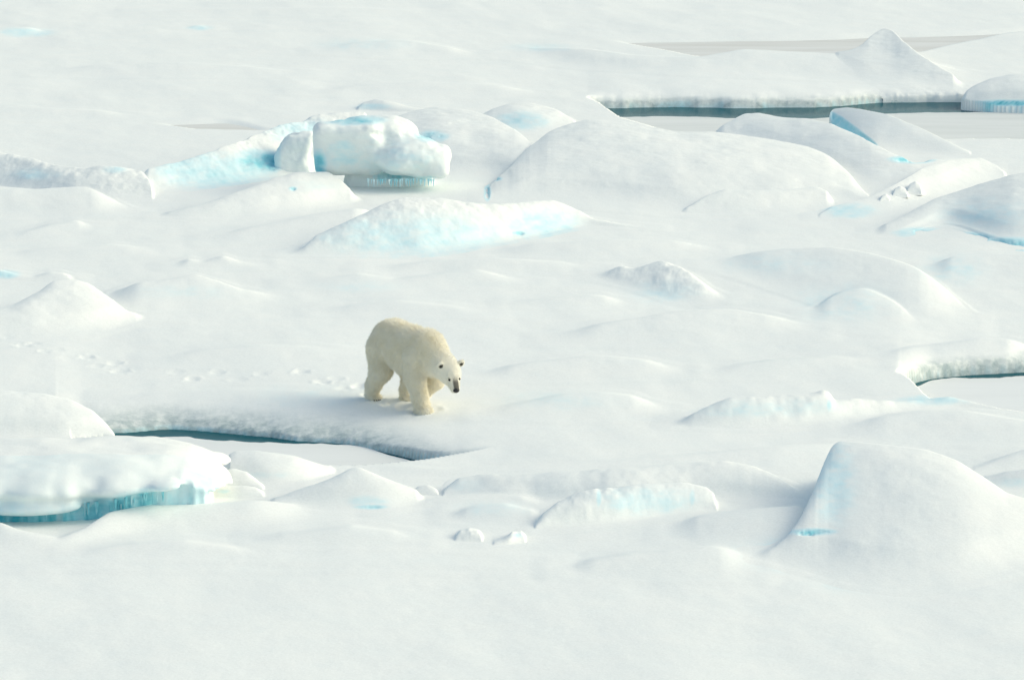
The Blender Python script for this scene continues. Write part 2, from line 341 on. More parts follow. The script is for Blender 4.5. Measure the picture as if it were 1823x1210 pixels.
def carve(z, u, Y):
    for q, L_ in enumerate(LEADS):
        m_ = (u > L_['u0']) & (u < L_['u1'])
        if not m_.any(): continue
        uu, YY, z0 = u[m_], Y[m_], z[m_]
        Yn, Yf, w_ = lead_lines(q, uu); X = X_of(uu, YY)
        inside = (YY > Yn) & (Yf > Yn + .003); ez = sstep((Yf - Yn)/.35)
        d = YY - Yf; dp = np.maximum(d, 0)
        if L_.get('soft'):
            k = sstep((Yf - YY)/1.4)*sstep((YY - Yn)/.3)
            zz = z0*(1-k) + (-.12)*k
        else:
            roll = np.exp(-dp/L_['bank'])
            lump = (.055, .03, .03, .036, .016)[q]*fbm(X/.26, YY/.26, 4, 80+q, .6)*np.exp(-dp/(L_['bank']*.8)) + .03*fbm(X/.6, YY/.4, 2, 85+q)*roll
            lip = z0 + L_['up']*np.exp(-dp/3.0)*w_ - L_['drop']*roll*w_ + lump*w_
            cl = np.clip((Yf - Yn)/.7, 0, 1)
            low = lip + (WL - .35 - lip)*cl
            front = lip + (low - lip)*np.clip((YY - Yn)/.12, 0, 1)
            zz = np.where(d <= 0, front, low + (lip - low)*sstep((d + .015*fbm(X/.6, YY*0+q, 3, 77, .5))/.12 + .15))
        z[m_] = np.where(inside, z0 + (zz - z0)*ez, z0)
    return z
# the bear's own trail, and the trodden snow round its feet
prints = []
trail = [(-60,596),(40,612),(120,634),(220,654),(330,668),(450,669),(560,668),(640,690)]
tx = np.array([P(a, b_)[:2] for a, b_ in trail]); seg = np.r_[0, np.cumsum(np.hypot(*np.diff(tx, axis=0).T))]
k = 0; d_ = 0.0
while d_ < seg[-1]:
    x_ = np.interp(d_, seg, tx[:, 0]); y_ = np.interp(d_, seg, tx[:, 1])
    prints.append((x_ + rng.normal(0, .04), y_ + (.22 if k % 2 else -.22) + rng.normal(0, .05), .10 + rng.uniform(0, .04), .16, rng.uniform(.006, .016)))
    if rng.uniform() < .45*d_/seg[-1]: prints.pop()
    k += 1; d_ += .36 + rng.normal(0, .05)
for a, b_ in ((655,700),(640,686),(700,712),(716,722),(740,733),(775,727),(690,716),(672,712)):
    p = P(a, b_); prints.append((p.x, p.y, .10, .16, .02))
def tread(z, X, Y):
    for (x_, y_, a, b_, dp) in prints:
        m_ = (np.abs(X - x_) < .6) & (np.abs(Y - y_) < .9)
        if not m_.any(): continue
        r2 = ((X[m_]-x_)/a)**2 + ((Y[m_]-y_)/b_)**2
        z[m_] += -dp*np.exp(-r2**1.5) + .35*dp*np.exp(-(np.sqrt(r2)-1.45)**2*5)*(.5 + vnoise(X[m_]/.08, Y[m_]/.1, None, 5))
    return z
def ground_z(u, Y, X=None, trod=True):
    if X is None: X = X_of(u, Y)
    b0 = base(X, Y); z = b0.copy()
    for r in G:
        y0, y1 = r.ext
        m_ = (u > r.u0-60) & (u < r.u1+60) & (Y > y0-1) & (Y < y1+1)
        if m_.any(): z[m_] = smax(z[m_], b0[m_] + r.h(u[m_], Y[m_]) - .02, .08)
    z = carve(z, u, Y)
    return tread(z, X, Y) if trod else z
for r in G:
    r.run = 1 - (1 - r.run)*(.42 if r.seed in (12, 13, 14) else .72); r.rough = .017 if r.seed in (7, 10) else min(r.rough, .02)*.6; r.taper = max(r.taper, .22*(r.u1 - r.u0)); r.ext = r.extent()

def row_of(Y, z):                                   # image row of a point; only used to place bare ice and painted shade tints while building
    zc = Y*ct + (CAM_H - z)*st; yc = Y*st - (CAM_H - z)*ct
    return CY - FPX*yc/zc
def blob(u, py, cu_, cy_, ru, ry, amp=1.0, wob=.55, seed=0):
    d = ((u-cu_)/ru)**2 + ((py-cy_)/ry)**2
    return amp*np.exp(-np.maximum(d, 0)**1.3*1.1)*1.15*np.clip(1 + wob*fbm(u/18.0, py/9.0, 3, 90+seed), .3, 1.6)
# ------------------------------------------------------------------ ground: one sheet to the horizon
def cols_rows():
    fine = np.arange(-70, 1930, 1.7)
    left = -70 - np.cumsum(6*1.22**np.arange(38)); right = 1930 + np.cumsum(6*1.22**np.arange(38))
    cu = np.r_[left[::-1], fine, right]
    near = np.linspace(2, 46, 40)
    rows = [46.0]
    while rows[-1] < 140: rows.append(rows[-1] + .045*(rows[-1]/55)**1.6)
    far = rows[-1] + np.cumsum(.2*1.18**np.arange(48))
    return cu, np.r_[near[:-1], rows, far]
cu, rw = cols_rows()
Ug, Yg_ = np.meshgrid(cu, rw)
Xg = X_of(Ug, Yg_)
Zg = ground_z(Ug, Yg_, Xg)
fade = np.clip((Yg_ - 170)/120, 0, 1); Zg = Zg*(1 - fade*.5)
# bare ice low on the banks of the leads, and their painted grey shade
ice_and_shade = np.zeros_like(Zg); bank_shade = np.zeros_like(Zg)
for q, L_ in enumerate(LEADS):
    if q in (1, 2): continue
    m_ = (Ug > L_['u0']-5) & (Ug < L_['u1']+5)
    Yn_, Yf, w_ = lead_lines(q, Ug[m_]); d = Yg_[m_] - Yf
    ice_and_shade[m_] = np.maximum(ice_and_shade[m_], np.where((d > -.6) & (d < 1.2), np.clip((-.23 - Zg[m_])/.10, 0, 1)*(.8 if q == 3 else .5 if q == 0 else .25), 0))
    bank_shade[m_] = np.maximum(bank_shade[m_], np.where((d > -.6) & (d < 1.4), np.clip(((-.05 if q != 4 else .0) - Zg[m_])/(.15 if q != 4 else .11), 0, 1), 0))
# cyan shade of hollows and slopes, painted in with the pale ice tint
for (a_, b_, c_, d_, e_) in ((1500,540,110,46,.075),(1700,480,70,34,.09),(1400,985,95,34,.11),(1560,1040,150,20,.07),(1000,712,120,22,.07),(560,705,150,26,.06),(880,905,80,18,.07),
                             (640,510,90,14,.07),(330,520,110,16,.07),(1180,520,70,26,.09),(650,80,110,14,.07),(40,58,60,9,.16),(355,50,26,5,.16),(960,85,70,10,.08),(1380,470,120,26,.07),(700,395,0.1,0.1,0)):
    m_ = (np.abs(Ug - a_) < 3*c_); rr_ = row_of(Yg_[m_], Zg[m_]); ice_and_shade[m_] = np.maximum(ice_and_shade[m_], blob(Ug[m_], rr_, a_, b_, c_, max(d_, 1), e_, seed=int(a_) % 50))
snowfield = link('snow_covered_sea_ice', np.stack([Xg, Yg_, Zg], -1).reshape(-1, 3), grid_faces(len(rw), len(cu)), M_SNOW, ice=ice_and_shade, extra={'bank_shade': bank_shade})
tag(snowfield, 'wide snow covered sea ice floor rolling off to the distance', 'snow field', kind='structure')
# water under everything
sea = link('water', [(-9000, -200, WL), (9000, -200, WL), (9000, 9000, WL), (-9000, 9000, WL)], [(0, 1, 2, 3)], M_WATER)
tag(sea, 'dark teal sea water showing in the open cracks', 'water', kind='structure')
def ice_sheet(label, q, gap, mat, z=WL+.012):
    L_ = LEADS[q]; u = np.arange(L_['u0'], L_['u1']+1, 4.0)
    gp = table(gap, u, 3); Yn, Yf, w_ = lead_lines(q, u)
    edge = Yf - gp*.075*(Yf/68)**2 + .10*fbm(u/30.0, u*0, 3, 5)
    near = Yn - .2
    edge = np.maximum(edge, near+.02)
    t = np.linspace(0, 1, 14)[:, None]; Y = near[None]*(1-t) + edge[None]*t
    U = np.broadcast_to(u, Y.shape); zz = np.full(Y.shape, z)
    o = link('young_ice', np.stack([X_of(U, Y), Y, zz], -1).reshape(-1, 3), grid_faces(*Y.shape), mat)
    return tag(o, label, 'young ice', kind='structure')
ice_sheet('flat grey refrozen ice below the far dark crack', 0, [(1036,8),(1300,10),(1500,11),(1740,10),(1900,10),(2250,4)], M_GREYICE)
ice_sheet('tan strip of refrozen ice behind the far white peak', 1, [(1036,-3),(1900,-3),(2250,4)], M_TANICE, -.055)
ice_sheet('thin tan streak of refrozen ice left of the blue blocks', 2, [(225,-2),(520,-2)], M_TANICE, -.055)
ice_sheet('pale refrozen ice in front of the crack below the bear', 3, [(90,7),(400,7),(500,4),(560,1),(640,-1),(720,2),(800,3),(860,0),(920,-2)], M_PALEICE)
ice_sheet('pale refrozen ice below the short crack at right', 4, [(1585,5),(1640,4),(1660,1),(1700,1),(1740,4),(1900,4),(2250,4)], M_PALEICE)

# ------------------------------------------------------------------ heaps of snow and ice: every one a thing
def heap(name, label, cat, r, ice=None, mat=None, du=1.5, dy=.035, group=None, fil=.16):
    r.run = r.run + .16*(1 - r.run)
    y0, y1 = r.extent(); y1 = min(y1, y0 + 14)
    mg = 70 if fil > .08 else 8
    u = np.arange(r.u0 - mg, r.u1 + mg + .1, du); Y = np.arange(y0 - (1.0 if fil > .08 else .2), y1 + .5, dy)
    U, YY = np.meshgrid(u, Y); X = X_of(U, YY)
    H = r.h(U, YY); b0 = base(X, YY); g = ground_z(U, YY, X)
    H = H - np.where(H < .04, np.maximum(b0 - g - .1, 0)*1.2, 0)
    z = smax(g, b0 + H - .45*fil*(1 - np.clip(H/.22, 0, 1)), fil)
    if ice is not None: z = z - .16*np.clip(ice(U, YY, X, z) - .28, 0, .5)
    up = z > g + .001
    if r.z0 is not None: z = r.z0 - .03 + H
    if r.z0 is not None: up = H > .004
    z = z - .003
    m_ = up[:-1, :-1] | up[1:, :-1] | up[:-1, 1:] | up[1:, 1:]
    f = grid_faces(*U.shape, mask=m_)
    ic = np.zeros(U.shape) if ice is None else np.clip(ice(U, YY, X, z), 0, 1)
    v, f, ic = compact(np.stack([X, YY, z], -1).reshape(-1, 3), f, ic.reshape(-1))
    o = recenter(link(name, v, f, mat or M_ICE, ice=ic))
    group = group or {'snow mound': 'snow mounds scattered over the floe', 'snow lump': 'small snow lumps on the floe', 'snow ridge': 'wind packed snow ridges', 'ice slab': 'broken ice slabs of the pressure ridge'}.get(cat)
    return tag(o, label, cat, group)
def patches(*ps):
    def f(U, Y, X, z):
        py = row_of(Y, z); r = 0
        for i, p in enumerate(ps): r = np.maximum(r, blob(U, py, *p, seed=i))
        return r
    return f
H_ = heap
H_('snow_peak', 'sharp white snow peak behind the far dark crack', 'snow mound',
   Ridge([(1470,98),(1510,92),(1535,80),(1555,60),(1572,50),(1588,53),(1605,72),(1630,92),(1660,112),(1720,146)], [(1470,120),(1540,150),(1600,160),(1660,160),(1720,160)], .45, 1.6, 'peak', sig=4, taper=25, seed=31))
H_('snow_mound', 'rounded snow mound at the right end of the far dark crack', 'snow mound',
   Ridge([(1705,172),(1735,152),(1765,139),(1800,131),(1840,131),(1900,140)], [(1705,174),(1760,181),(1840,184),(1900,184)], .25, 2, 'dome', sig=4, seed=32),
   patches((1810,184,70,5,.75)))
H_('snow_mound', 'low snow mound with a rounded end just left of the blue slanting slab', 'snow mound',
   Ridge([(-140,262),(0,270),(60,284),(110,297),(150,300),(185,296),(225,297),(252,304),(270,322),(276,348)], [(-140,326),(0,334),(100,352),(200,360),(276,356)], .3, 2, 'smooth', taper=6, sig=4, rough=.02, rs=.5, seed=33),
   patches((60,310,50,12,.12),(205,302,25,8,.15)))
H_('ice_slab', 'long bluish ice slab sloping up to the standing white pillar', 'ice slab',
   Ridge([(235,312),(262,303),(300,292),(400,262),(480,231),(560,207),(640,200),(680,205)], [(235,348),(380,331),(490,314),(560,306),(680,300)], .15, 1.2, 'lin', taper=30, sig=3, rough=.02, rs=.5, seed=34),
   patches((380,305,110,34,.22),(455,290,40,22,.42),(480,288,22,18,.62),(330,300,50,20,.22),(540,235,60,24,.22)))
H_('ice_slab', 'smaller blue facet leaning on the long slab left of the pillar', 'ice slab',
   Ridge([(352,322),(395,300),(440,270),(478,246),(500,244)], [(352,325),(430,318),(500,311)], .14, .8, 'lin', taper=4, sig=3, rough=.02, seed=35),
   patches((470,292,50,26,.5),(485,297,20,12,.75),(420,300,50,16,.2)))
H_('ice_slab', 'thin flat snow slab lying on top behind the icicle block', 'ice slab',
   Ridge([(634,192),(645,182),(670,177),(705,182),(745,191),(770,196)], [(634,196),(700,200),(770,200)], .2, 2, 'dome', taper=5, sig=3, seed=36), patches((665,190,35,6,.18)))
H_('snow_mound', 'smooth snow shoulder rising right behind the icicle block', 'snow mound',
   Ridge([(690,214),(730,200),(770,190),(820,193),(870,205),(920,232),(960,268),(985,320)], [(690,300),(800,322),(860,322),(985,345)], .58, 1.5, 'dome', taper=10, seed=37),
   patches((770,243,28,11,.33)))
H_('snow_mound', 'small bluish dome behind the shoulder of the broad dome', 'snow mound',
   Ridge([(845,208),(880,192),(915,183),(950,183),(990,194),(1018,208),(1034,224)], [(845,228),(940,240),(1034,228)], .5, 1.8, 'dome', taper=8, sig=4, seed=38), patches((930,215,50,18,.18)))
H_('snow_mound', 'broad smooth snow dome filling the middle of the ridge', 'snow mound',
   Ridge([(866,340),(880,318),(905,300),(940,262),(985,230),(1045,211),(1110,216),(1200,234),(1290,236),(1380,249),(1435,260),(1475,276),(1510,306),(1550,352)], [(866,358),(1000,370),(1200,384),(1400,378),(1550,358)], .6, 1.4, 'dome', taper=6, sig=6, seed=39, rough=.008, rs=.7), patches((868,342,6,14,.42),(880,318,13,4,.38)))
H_('snow_ridge', 'snow slope under the tilted slab right of the broad dome', 'snow ridge',
   Ridge([(1255,234),(1295,218),(1325,202),(1352,201),(1385,208),(1440,211),(1480,220),(1530,243),(1560,258),(1600,279),(1640,286),(1720,280),(1760,290)], [(1255,242),(1330,262),(1440,300),(1540,345),(1640,345),(1760,315)], .6, 1.5, 'smooth', taper=12, sig=4, seed=40),
   patches((1624,284,34,6,.75)))
PLATE = Ridge([(1455,384),(1480,366),(1540,350),(1590,330),(1640,300),(1690,284),(1745,281),(1775,293),(1793,310)], [(1455,390),(1560,386),(1640,366),(1720,340),(1793,313)], .55, 1.2, 'lin', taper=6, sig=3, seed=41, rough=.01)
H_('snow_ridge', 'bright tilted snow plate with a sharp lower edge at right', 'snow ridge', PLATE, patches((1510,375,55,14,.18)))
def surf_z(r, u, py):
    Y = np.arange(*r.extent(), .02); U = np.full(Y.shape, float(u)); z = base(X_of(U, Y), Y) + r.h(U, Y) - .003
    k = np.argmax(row_of(Y, z) <= py); return float(z[k])
H_('snow_ridge', 'grey shaded snow wedge at the foot of the broad dome', 'snow ridge',
   Ridge([(1205,376),(1250,352),(1290,337),(1340,340),(1400,338),(1450,332),(1490,345)], [(1205,380),(1300,380),(1400,374),(1490,368)], .3, 2, 'lin', taper=12, sig=4, seed=42))
H_('ice_hummock', 'large snow hummock with a blue scalloped ledge at the right edge', 'ice hummock',
   Ridge([(1555,408),(1600,386),(1660,356),(1740,328),(1800,311),(1835,307),(1900,315)], [(1555,420),(1610,421),(1650,407),(1690,399),(1725,414),(1765,432),(1800,443),(1840,444),(1900,440)], .5, 1.3, 'dome', taper=8, sig=3, foot_sig=22, wall=.12, seed=43, rough=.01),
   patches((1790,436,70,12,.5),(1640,414,45,9,.28),(1735,424,34,11,.4),(1760,385,110,40,.10)))
H_('snow_mound', 'snow mound with a bright right edge below the standing pillar', 'snow mound',
   Ridge([(280,382),(360,362),(420,342),(490,318),(530,307),(585,305),(605,318),(630,340),(648,355)], [(280,388),(400,390),(520,382),(600,368),(648,358)], .35, 1.2, 'smooth', taper=8, sig=3, seed=44, rough=.015), patches((522,336,7,4,.35),(560,330,60,15,.06)))
H_('snow_ridge', 'long pale teal snow ridge between the bear and the icicle block', 'snow ridge',
   Ridge([(500,455),(535,440),(565,418),(590,406),(615,396),(640,382),(690,362),(720,352),(770,352),(850,364),(930,361),(985,357),(1020,370),(1060,388),(1120,402),(1165,408)], [(500,458),(620,458),(760,454),(880,436),(960,420),(1040,402),(1165,408)], .22, 1.6, 'smooth', taper=8, sig=3, seed=45, rough=.013, rs=.45),
   patches((740,420,190,44,.16),(965,400,70,28,.2),(925,415,12,4,.4)))
H_('snow_mound', 'pointed snow mound with a sunlit right flank near the left edge', 'snow mound',
   Ridge([(-60,560),(20,545),(70,520),(98,500),(130,497),(160,504),(190,526),(225,550),(262,566)], [(-60,610),(60,608),(160,600),(262,572)], .38, 1.6, 'smooth', taper=10, sig=4, seed=46))
H_('snow_mound', 'low snow crest behind the pointed mound at the left edge', 'snow mound',
   Ridge([(-80,486),(0,478),(32,489),(60,492),(88,482),(112,484),(135,496)], [(-80,505),(0,500),(60,505),(135,505)], .3, 2, 'smooth', taper=8, sig=3, seed=47), patches((8,488,26,8,.25)))
H_('snow_mound', 'bright rounded snow mound left of the crack below the bear', 'snow mound',
   Ridge([(-140,706),(0,694),(80,700),(130,712),(165,730),(190,750),(207,770)], [(-140,790),(0,786),(120,784),(207,773)], .3, 1.6, 'dome', taper=4, sig=3, seed=48))
H_('snow_mound', 'smooth low mound just right of the teal undercut slab', 'snow mound',
   Ridge([(396,815),(420,804),(455,803),(520,811),(560,821),(600,833)], [(396,860),(480,866),(560,858),(600,838)], .3, 1.6, 'dome', taper=8, sig=3, seed=49), patches((470,845,60,8,.07)))
H_('snow_mound', 'small curved snow lump against the right end of the teal slab', 'snow mound',
   Ridge([(372,852),(390,838),(415,832),(440,838),(460,853),(472,868)], [(372,868),(430,874),(472,872)], .3, 1.5, 'dome', taper=5, sig=3, seed=50))
H_('snow_mound', 'lowest small lump at the right foot of the teal slab', 'snow mound',
   Ridge([(362,872),(385,864),(430,862),(458,866),(472,880)], [(362,882),(430,888),(472,884)], .25, 1.5, 'dome', taper=5, sig=3, seed=51), patches((398,874,12,4,.2)))
H_('snow_mound', 'pointed snow mound with a bluish rounded belly in the foreground', 'snow mound',
   Ridge([(470,893),(520,872),(565,860),(600,846),(622,834),(640,832),(675,847),(720,864),(748,872),(760,886)], [(470,902),(560,908),(640,910),(700,908),(760,894)], .25, 1.5, 'smooth', taper=8, sig=4, seed=52), patches((655,892,45,12,.12),(660,902,30,4,.32)))
H_('snow_lump', 'little round snow lump right of the pointed foreground mound', 'snow lump',
   Ridge([(732,874),(745,864),(762,862),(776,868),(784,880)], [(732,880),(760,884),(784,883)], .25, 1.5, 'dome', taper=4, sig=2, seed=53), fil=.05)
H_('snow_mound', 'long low snow bank stretching behind the foreground ice block', 'snow mound',
   Ridge([(786,880),(795,862),(815,850),(860,844),(960,842),(1100,834),(1200,826),(1290,823),(1340,832),(1390,850),(1440,884)], [(786,884),(900,892),(1080,898),(1250,890),(1440,890)], .28, 1.6, 'dome', taper=5, sig=4, seed=54, rough=.02), patches((830,864,40,14,.08),(1080,888,60,8,.12)))
H_('ice_block', 'low rounded ice block with a curved crack and a cut right end', 'ice block',
   Ridge([(950,938),(965,914),(990,894),(1020,881),(1060,868),(1070,872),(1078,868),(1150,863),(1225,861),(1255,865),(1272,876),(1279,906)], [(950,940),(1080,934),(1160,924),(1240,916),(1279,912)], .2, 1.5, 'dome', taper=4, sig=2, seed=55, rough=.015, rs=.35), patches((1150,890,100,28,.13),(1066,885,5,16,.25),(1232,885,6,16,.16)))
H_('snow_ridge', 'shaded snow ridge with a bright notch right of the bear', 'snow ridge',
   Ridge([(1190,752),(1250,728),(1300,709),(1380,704),(1440,702),(1466,695),(1478,700),(1484,712),(1520,708),(1600,709),(1690,704),(1730,714),(1790,726),(1840,732)], [(1190,760),(1300,764),(1420,760),(1500,752),(1620,736),(1720,728),(1840,736)], .2, 1.8, 'smooth', taper=15, sig=3, seed=56, rough=.03), patches((1420,725,90,18,.09),(1476,722,5,12,.2),(1660,712,70,10,.15),(1320,728,90,18,.10)))  # wide faint washes paint cyan shade on the front slope
H_('snow_mound', 'low grey snow mound at the right edge behind the big peak', 'snow mound',
   Ridge([(1725,838),(1760,822),(1800,805),(1840,792),(1900,800)], [(1725,842),(1800,842),(1900,842)], .3, 1.5, 'smooth', taper=8, sig=3, seed=57))
H_('snow_mound', 'low bluish snow mound at the right edge beside the tall hummock', 'snow mound',
   Ridge([(1745,852),(1790,838),(1840,833),(1900,840)], [(1745,860),(1790,876),(1900,880)], .3, 1.5, 'smooth', taper=8, sig=3, seed=58), patches((1800,858,40,12,.1)))
H_('ice_hummock', 'tall pointed snow hummock with a blue slit low on its left side', 'ice hummock',
   Ridge([(1330,990),(1375,974),(1405,950),(1425,922),(1445,880),(1462,832),(1478,796),(1492,785),(1520,787),(1580,793),(1650,802),(1700,820),(1750,850),(1790,878),(1850,895),(1950,930)], [(1330,994),(1375,998),(1430,1012),(1520,1036),(1620,1047),(1720,1038),(1823,1010),(1950,990)], .5, 1.3, 'smooth', taper=10, sig=5, seed=59, rough=.007, rs=.9),
   patches((1445,946,38,6,.42,.6),(1438,948,22,4,.66,.6),(1482,860,46,80,.14)))  # slit is blue ice; the tall patch paints shade on the left face
H_('snow_lump', 'round snow lump, left of the pair lying on the foreground plain', 'snow lump',
   Ridge([(808,958),(818,944),(836,937),(852,941),(861,956)], [(808,960),(836,967),(861,962)], .3, 1.4, 'dome', taper=4, sig=2, seed=60, rough=.03, rs=.2), fil=.04)
H_('snow_lump', 'flat broken snow lump, right of the pair on the foreground plain', 'snow lump',
   Ridge([(876,965),(890,957),(905,953),(912,946),(928,944),(938,956)], [(876,968),(905,970),(938,960)], .3, 1.4, 'dome', taper=4, sig=2, seed=61, rough=.04, rs=.2), patches((924,952,14,5,.15)), fil=.04)
for nm, c_ in (('middle small snow lump on the bright tilted plate', [(1586,348),(1592,333),(1602,328),(1612,333),(1618,346)]),
               ('largest upper snow lump on the bright tilted plate', [(1612,342),(1618,325),(1630,319),(1640,326),(1643,342)]),
               ('lowest smallest snow lump on the bright tilted plate', [(1564,356),(1570,345),(1578,342),(1586,352)])):
    H_('snow_lump', nm, 'snow lump', Ridge(c_, [(c_[0][0], c_[0][1]+3), (c_[-1][0], c_[-1][1]+3)], .1, .8, 'dome', taper=3, sig=1.5, seed=62, z0=surf_z(PLATE, c_[2][0], c_[0][1]+2)), du=1, dy=.025, fil=.03)

#@@BLOCKS
# ------------------------------------------------------------------ ice blocks with overhangs (solid shapes)
def rbox(x, y, z, hx, hy, hz, r):
    qx, qy, qz = np.abs(x)-hx+r, np.abs(y)-hy+r, np.abs(z)-hz+r
    return np.sqrt(np.maximum(qx, 0)**2 + np.maximum(qy, 0)**2 + np.maximum(qz, 0)**2) + np.minimum(np.maximum(np.maximum(qx, qy), qz), 0) - r
def ell(x, y, z, c, r):
    return (np.sqrt(((x-c[0])/r[0])**2 + ((y-c[1])/r[1])**2 + ((z-c[2])/r[2])**2) - 1)*min(r)
def solid(name, label, cat, F, lo, hi, step, icef, parent=None, group=None):
    v, f = surface_nets(F, lo, hi, step)
    ic = np.clip(icef(v[:, 0], v[:, 1], v[:, 2]), 0, 1)
    o = link(name, v, f, M_ICE, parent, ice=ic)
    if label: recenter(o); tag(o, label, cat, group)
    return o
def icicle_mesh(parent, p, ln, rad, mat, ice=.5):
    n_ = 7; rings = 6; v = []; f = []
    for k in range(rings):
        t = k/(rings-1); r_ = rad*(1-t)**.8*(1+.2*math.sin(k*2.1)) + .002
        for a in range(n_): v.append((p[0]+r_*math.cos(a*6.283/n_), p[1]+r_*math.sin(a*6.283/n_), p[2]-ln*t))
    for k in range(rings-1):
        for a in range(n_): f.append((k*n_+a, k*n_+(a+1) % n_, (k+1)*n_+(a+1) % n_, (k+1)*n_+a))
    return link('icicle', v, f, mat, parent, ice=np.full(len(v), ice))
def empty(name, loc, label, cat):
    o = bpy.data.objects.new(name, None); col.objects.link(o); o.location = loc; o.empty_display_size = .2
    return tag(o, label, cat)
def child(o, parent):
    o.parent = parent; o.matrix_parent_inverse = Matrix.Translation(-parent.location); return o

# teal undercut slab, lower left
yb = Yz(772, .62); yf = Yz(872, .42)                # back edge of its top, front lip
xr = X_of(410, 60.5)
sl_root = empty('undercut_ice_slab', (xr-2.2, (yb+yf)/2, 0), 'big snow topped ice slab with a teal undercut face and icicles at the left edge', 'ice slab')
XL0 = xr - 4.9
def lipY(x):                                        # front lip as a function of x: bulges near, draws back to the right
    t = (x - XL0)/(xr - XL0)
    return yf - .55 + .75*np.clip(t, 0, 1)**2 + .12*fbm(x/.7, x*0, 3, 140)
def F_slab(x, y, z):
    nx = .045*fbm3(x/.9, y/.9, z/.6, 3, 141)
    t = np.clip((x - XL0)/(xr - XL0), 0, 1)
    ly = lipY(x); cy_ = (ly + yb)/2; hy = (yb - ly)/2
    zt = .72 + .05*np.sin(t*3.0) - .10*t**3 - .12*(1-t)*0
    zl = .20 + .25*sstep((t-.55)/.4)      # underside of the snow cap rises to the right
    zt = zt - .27*np.clip((x-(xr-1.0))/1.0, 0, 1)**1.6
    zl = np.minimum(zl, zt - .22)
    zc = (zt + zl)/2; hz = (zt - zl)/2
    sl_ = zt - .14*np.clip((yb - y)/(yb - ly), 0, 1)             # top leans a little to the camera
    e_ = (np.abs(y-cy_)/hy)**2.1 + (np.abs(z - zc + .05*np.clip((yb-y)/(yb-ly), 0, 1))/hz)**2.1 + np.clip((x - xr + .9)/.9, 0, 2)**2.2
    cap = (e_**(1/2.1) - 1)*hz*.8
    wl = ly + .30 - .04*sstep((t-.75)/.2) + .05*fbm(x/.25, z/.8, 3, 142) + .015*np.sin(x*31 + 2*np.sin(x*7))
    wall = smax(smax(wl - y, y - yb + .5, .05), smax(z - zl - .12, x - xr + .30, .45), .05)
    lump = ell(x, y, z, (xr - 2.75, float(lipY(np.array([xr-2.75]))[0]) + .22, .205), (.72, .28, .10))
    return smin(smin(cap, wall, .10), lump, .08) + nx*.8
def slab_ice_shade(x, y, z):
    t = np.clip((x - XL0)/(xr - XL0), 0, 1); zl = .20 + .25*sstep((t-.55)/.4)
    a = sstep((zl + .20 - z)/.34)*(1 - .55*sstep((t-.72)/.2))
    bel = y < lipY(x) + .75
    streak = .8 + .35*vnoise(x/.05, z/.7, None, 5) + .35*vnoise(x/.35, z/.4, None, 6)
    lump = np.exp(-(((x-(xr-2.75))/.95)**2)**2)*sstep((z-.04)/.07)
    return np.where(bel, a*.84*streak*(1-.85*lump*(y < lipY(x) + .26))*(1-.6*sstep((x-(xr-1.35))/.8)), 0) + .09*(y < lipY(x) + 1.3)*(.85 + .3*fbm(x/.5, z/.3, 3, 33))  # last term paints the shade of the cap's front as pale cyan
o = solid('slab_body', None, None, F_slab, (XL0-.1, yf-1.1, -.35), (xr+.15, yb+.15, .85), .03, slab_ice_shade)
child(o, sl_root)
for i in range(46):
    x_ = XL0 + 1.3 + rng.uniform(0, 1)*(xr - XL0 - 2.2); t = (x_-XL0)/(xr-XL0); zl = .20 + .25*float(sstep((t-.55)/.4))
    if abs(x_ - (xr-2.75)) < .7 and rng.uniform() < .6: continue
    y_ = float(lipY(np.array([x_]))[0]) + rng.uniform(.18, .30)
    ic = icicle_mesh(None, (x_, y_, zl + .05), rng.uniform(.10, .26), rng.uniform(.012, .024), M_ICE, rng.uniform(.25, .8)); child(ic, sl_root)

# standing pillar
p = P(524, 309); hh = .72
pil = solid('ice_pillar', 'white standing ice pillar between the slanting slab and the icicle block', 'ice block',
  lambda x, y, z: rbox((x-p.x) - .13*(z-.3) + .05*np.sin(z*5), y-p.y-.35-.12*z, z-.28-.10*(x-p.x), .37 - .10*(z-.3), .32, .50, .13) + .07*fbm3(x/.38, y/.38, z/.34, 4, 151),
  (p.x-.7, p.y-.3, -.25), (p.x+.7, p.y+1.0, 1.0), .025, lambda x, y, z: .06 + 0*x + .12*sstep((p.x-.25-x)/.1))

# icicle block
q = P(690, 338); 
def at(px, py, Y): return Vector((float(X_of(px, Y, z_on(py, Y))), Y, float(z_on(py, Y))))
Yb = q.y
def F_blk(x, y, z):
    a = at(725, 282, Yb-.1); hd = ell(x, y, z, (a.x, Yb+.25, a.z), (.80, .75, .40))
    hd = smin(hd, rbox(x-at(765,290,Yb).x, y-Yb-.25, z-at(765,290,Yb).z, .40, .5, .30, .16), .12)
    b2 = at(618, 268, Yb); lf = rbox((x-b2.x), y-Yb-.55+.35*(z-.5), z-b2.z+.02, .72, .5, .55, .2)
    tp = at(665, 225, Yb+.6); tpb = ell(x, y, z, (tp.x, Yb+.75, tp.z-.12), (.95, .7, .32))
    bs = rbox(x-at(690,330,Yb).x, y-Yb-.85, z-.02, .92, .42, .27, .2)
    d = smin(smin(smin(hd, tpb, .16), lf, .14), bs, .08)
    dn = at(677, 243, Yb-.4); d = smax(d, -ell(x, y, z, (dn.x, Yb-.33, dn.z), (.20, .3, .07)), .08)
    dn = at(770, 240, Yb-.2); d = smax(d, -ell(x, y, z, (dn.x, Yb-.15, dn.z), (.30, .35, .10)), .06)
    return d + .055*fbm3(x/.46, y/.46, z/.40, 4, 161)
zi = at(715, 319, Yb).z; xi0, xi1 = at(655, 319, Yb).x, at(775, 319, Yb).x
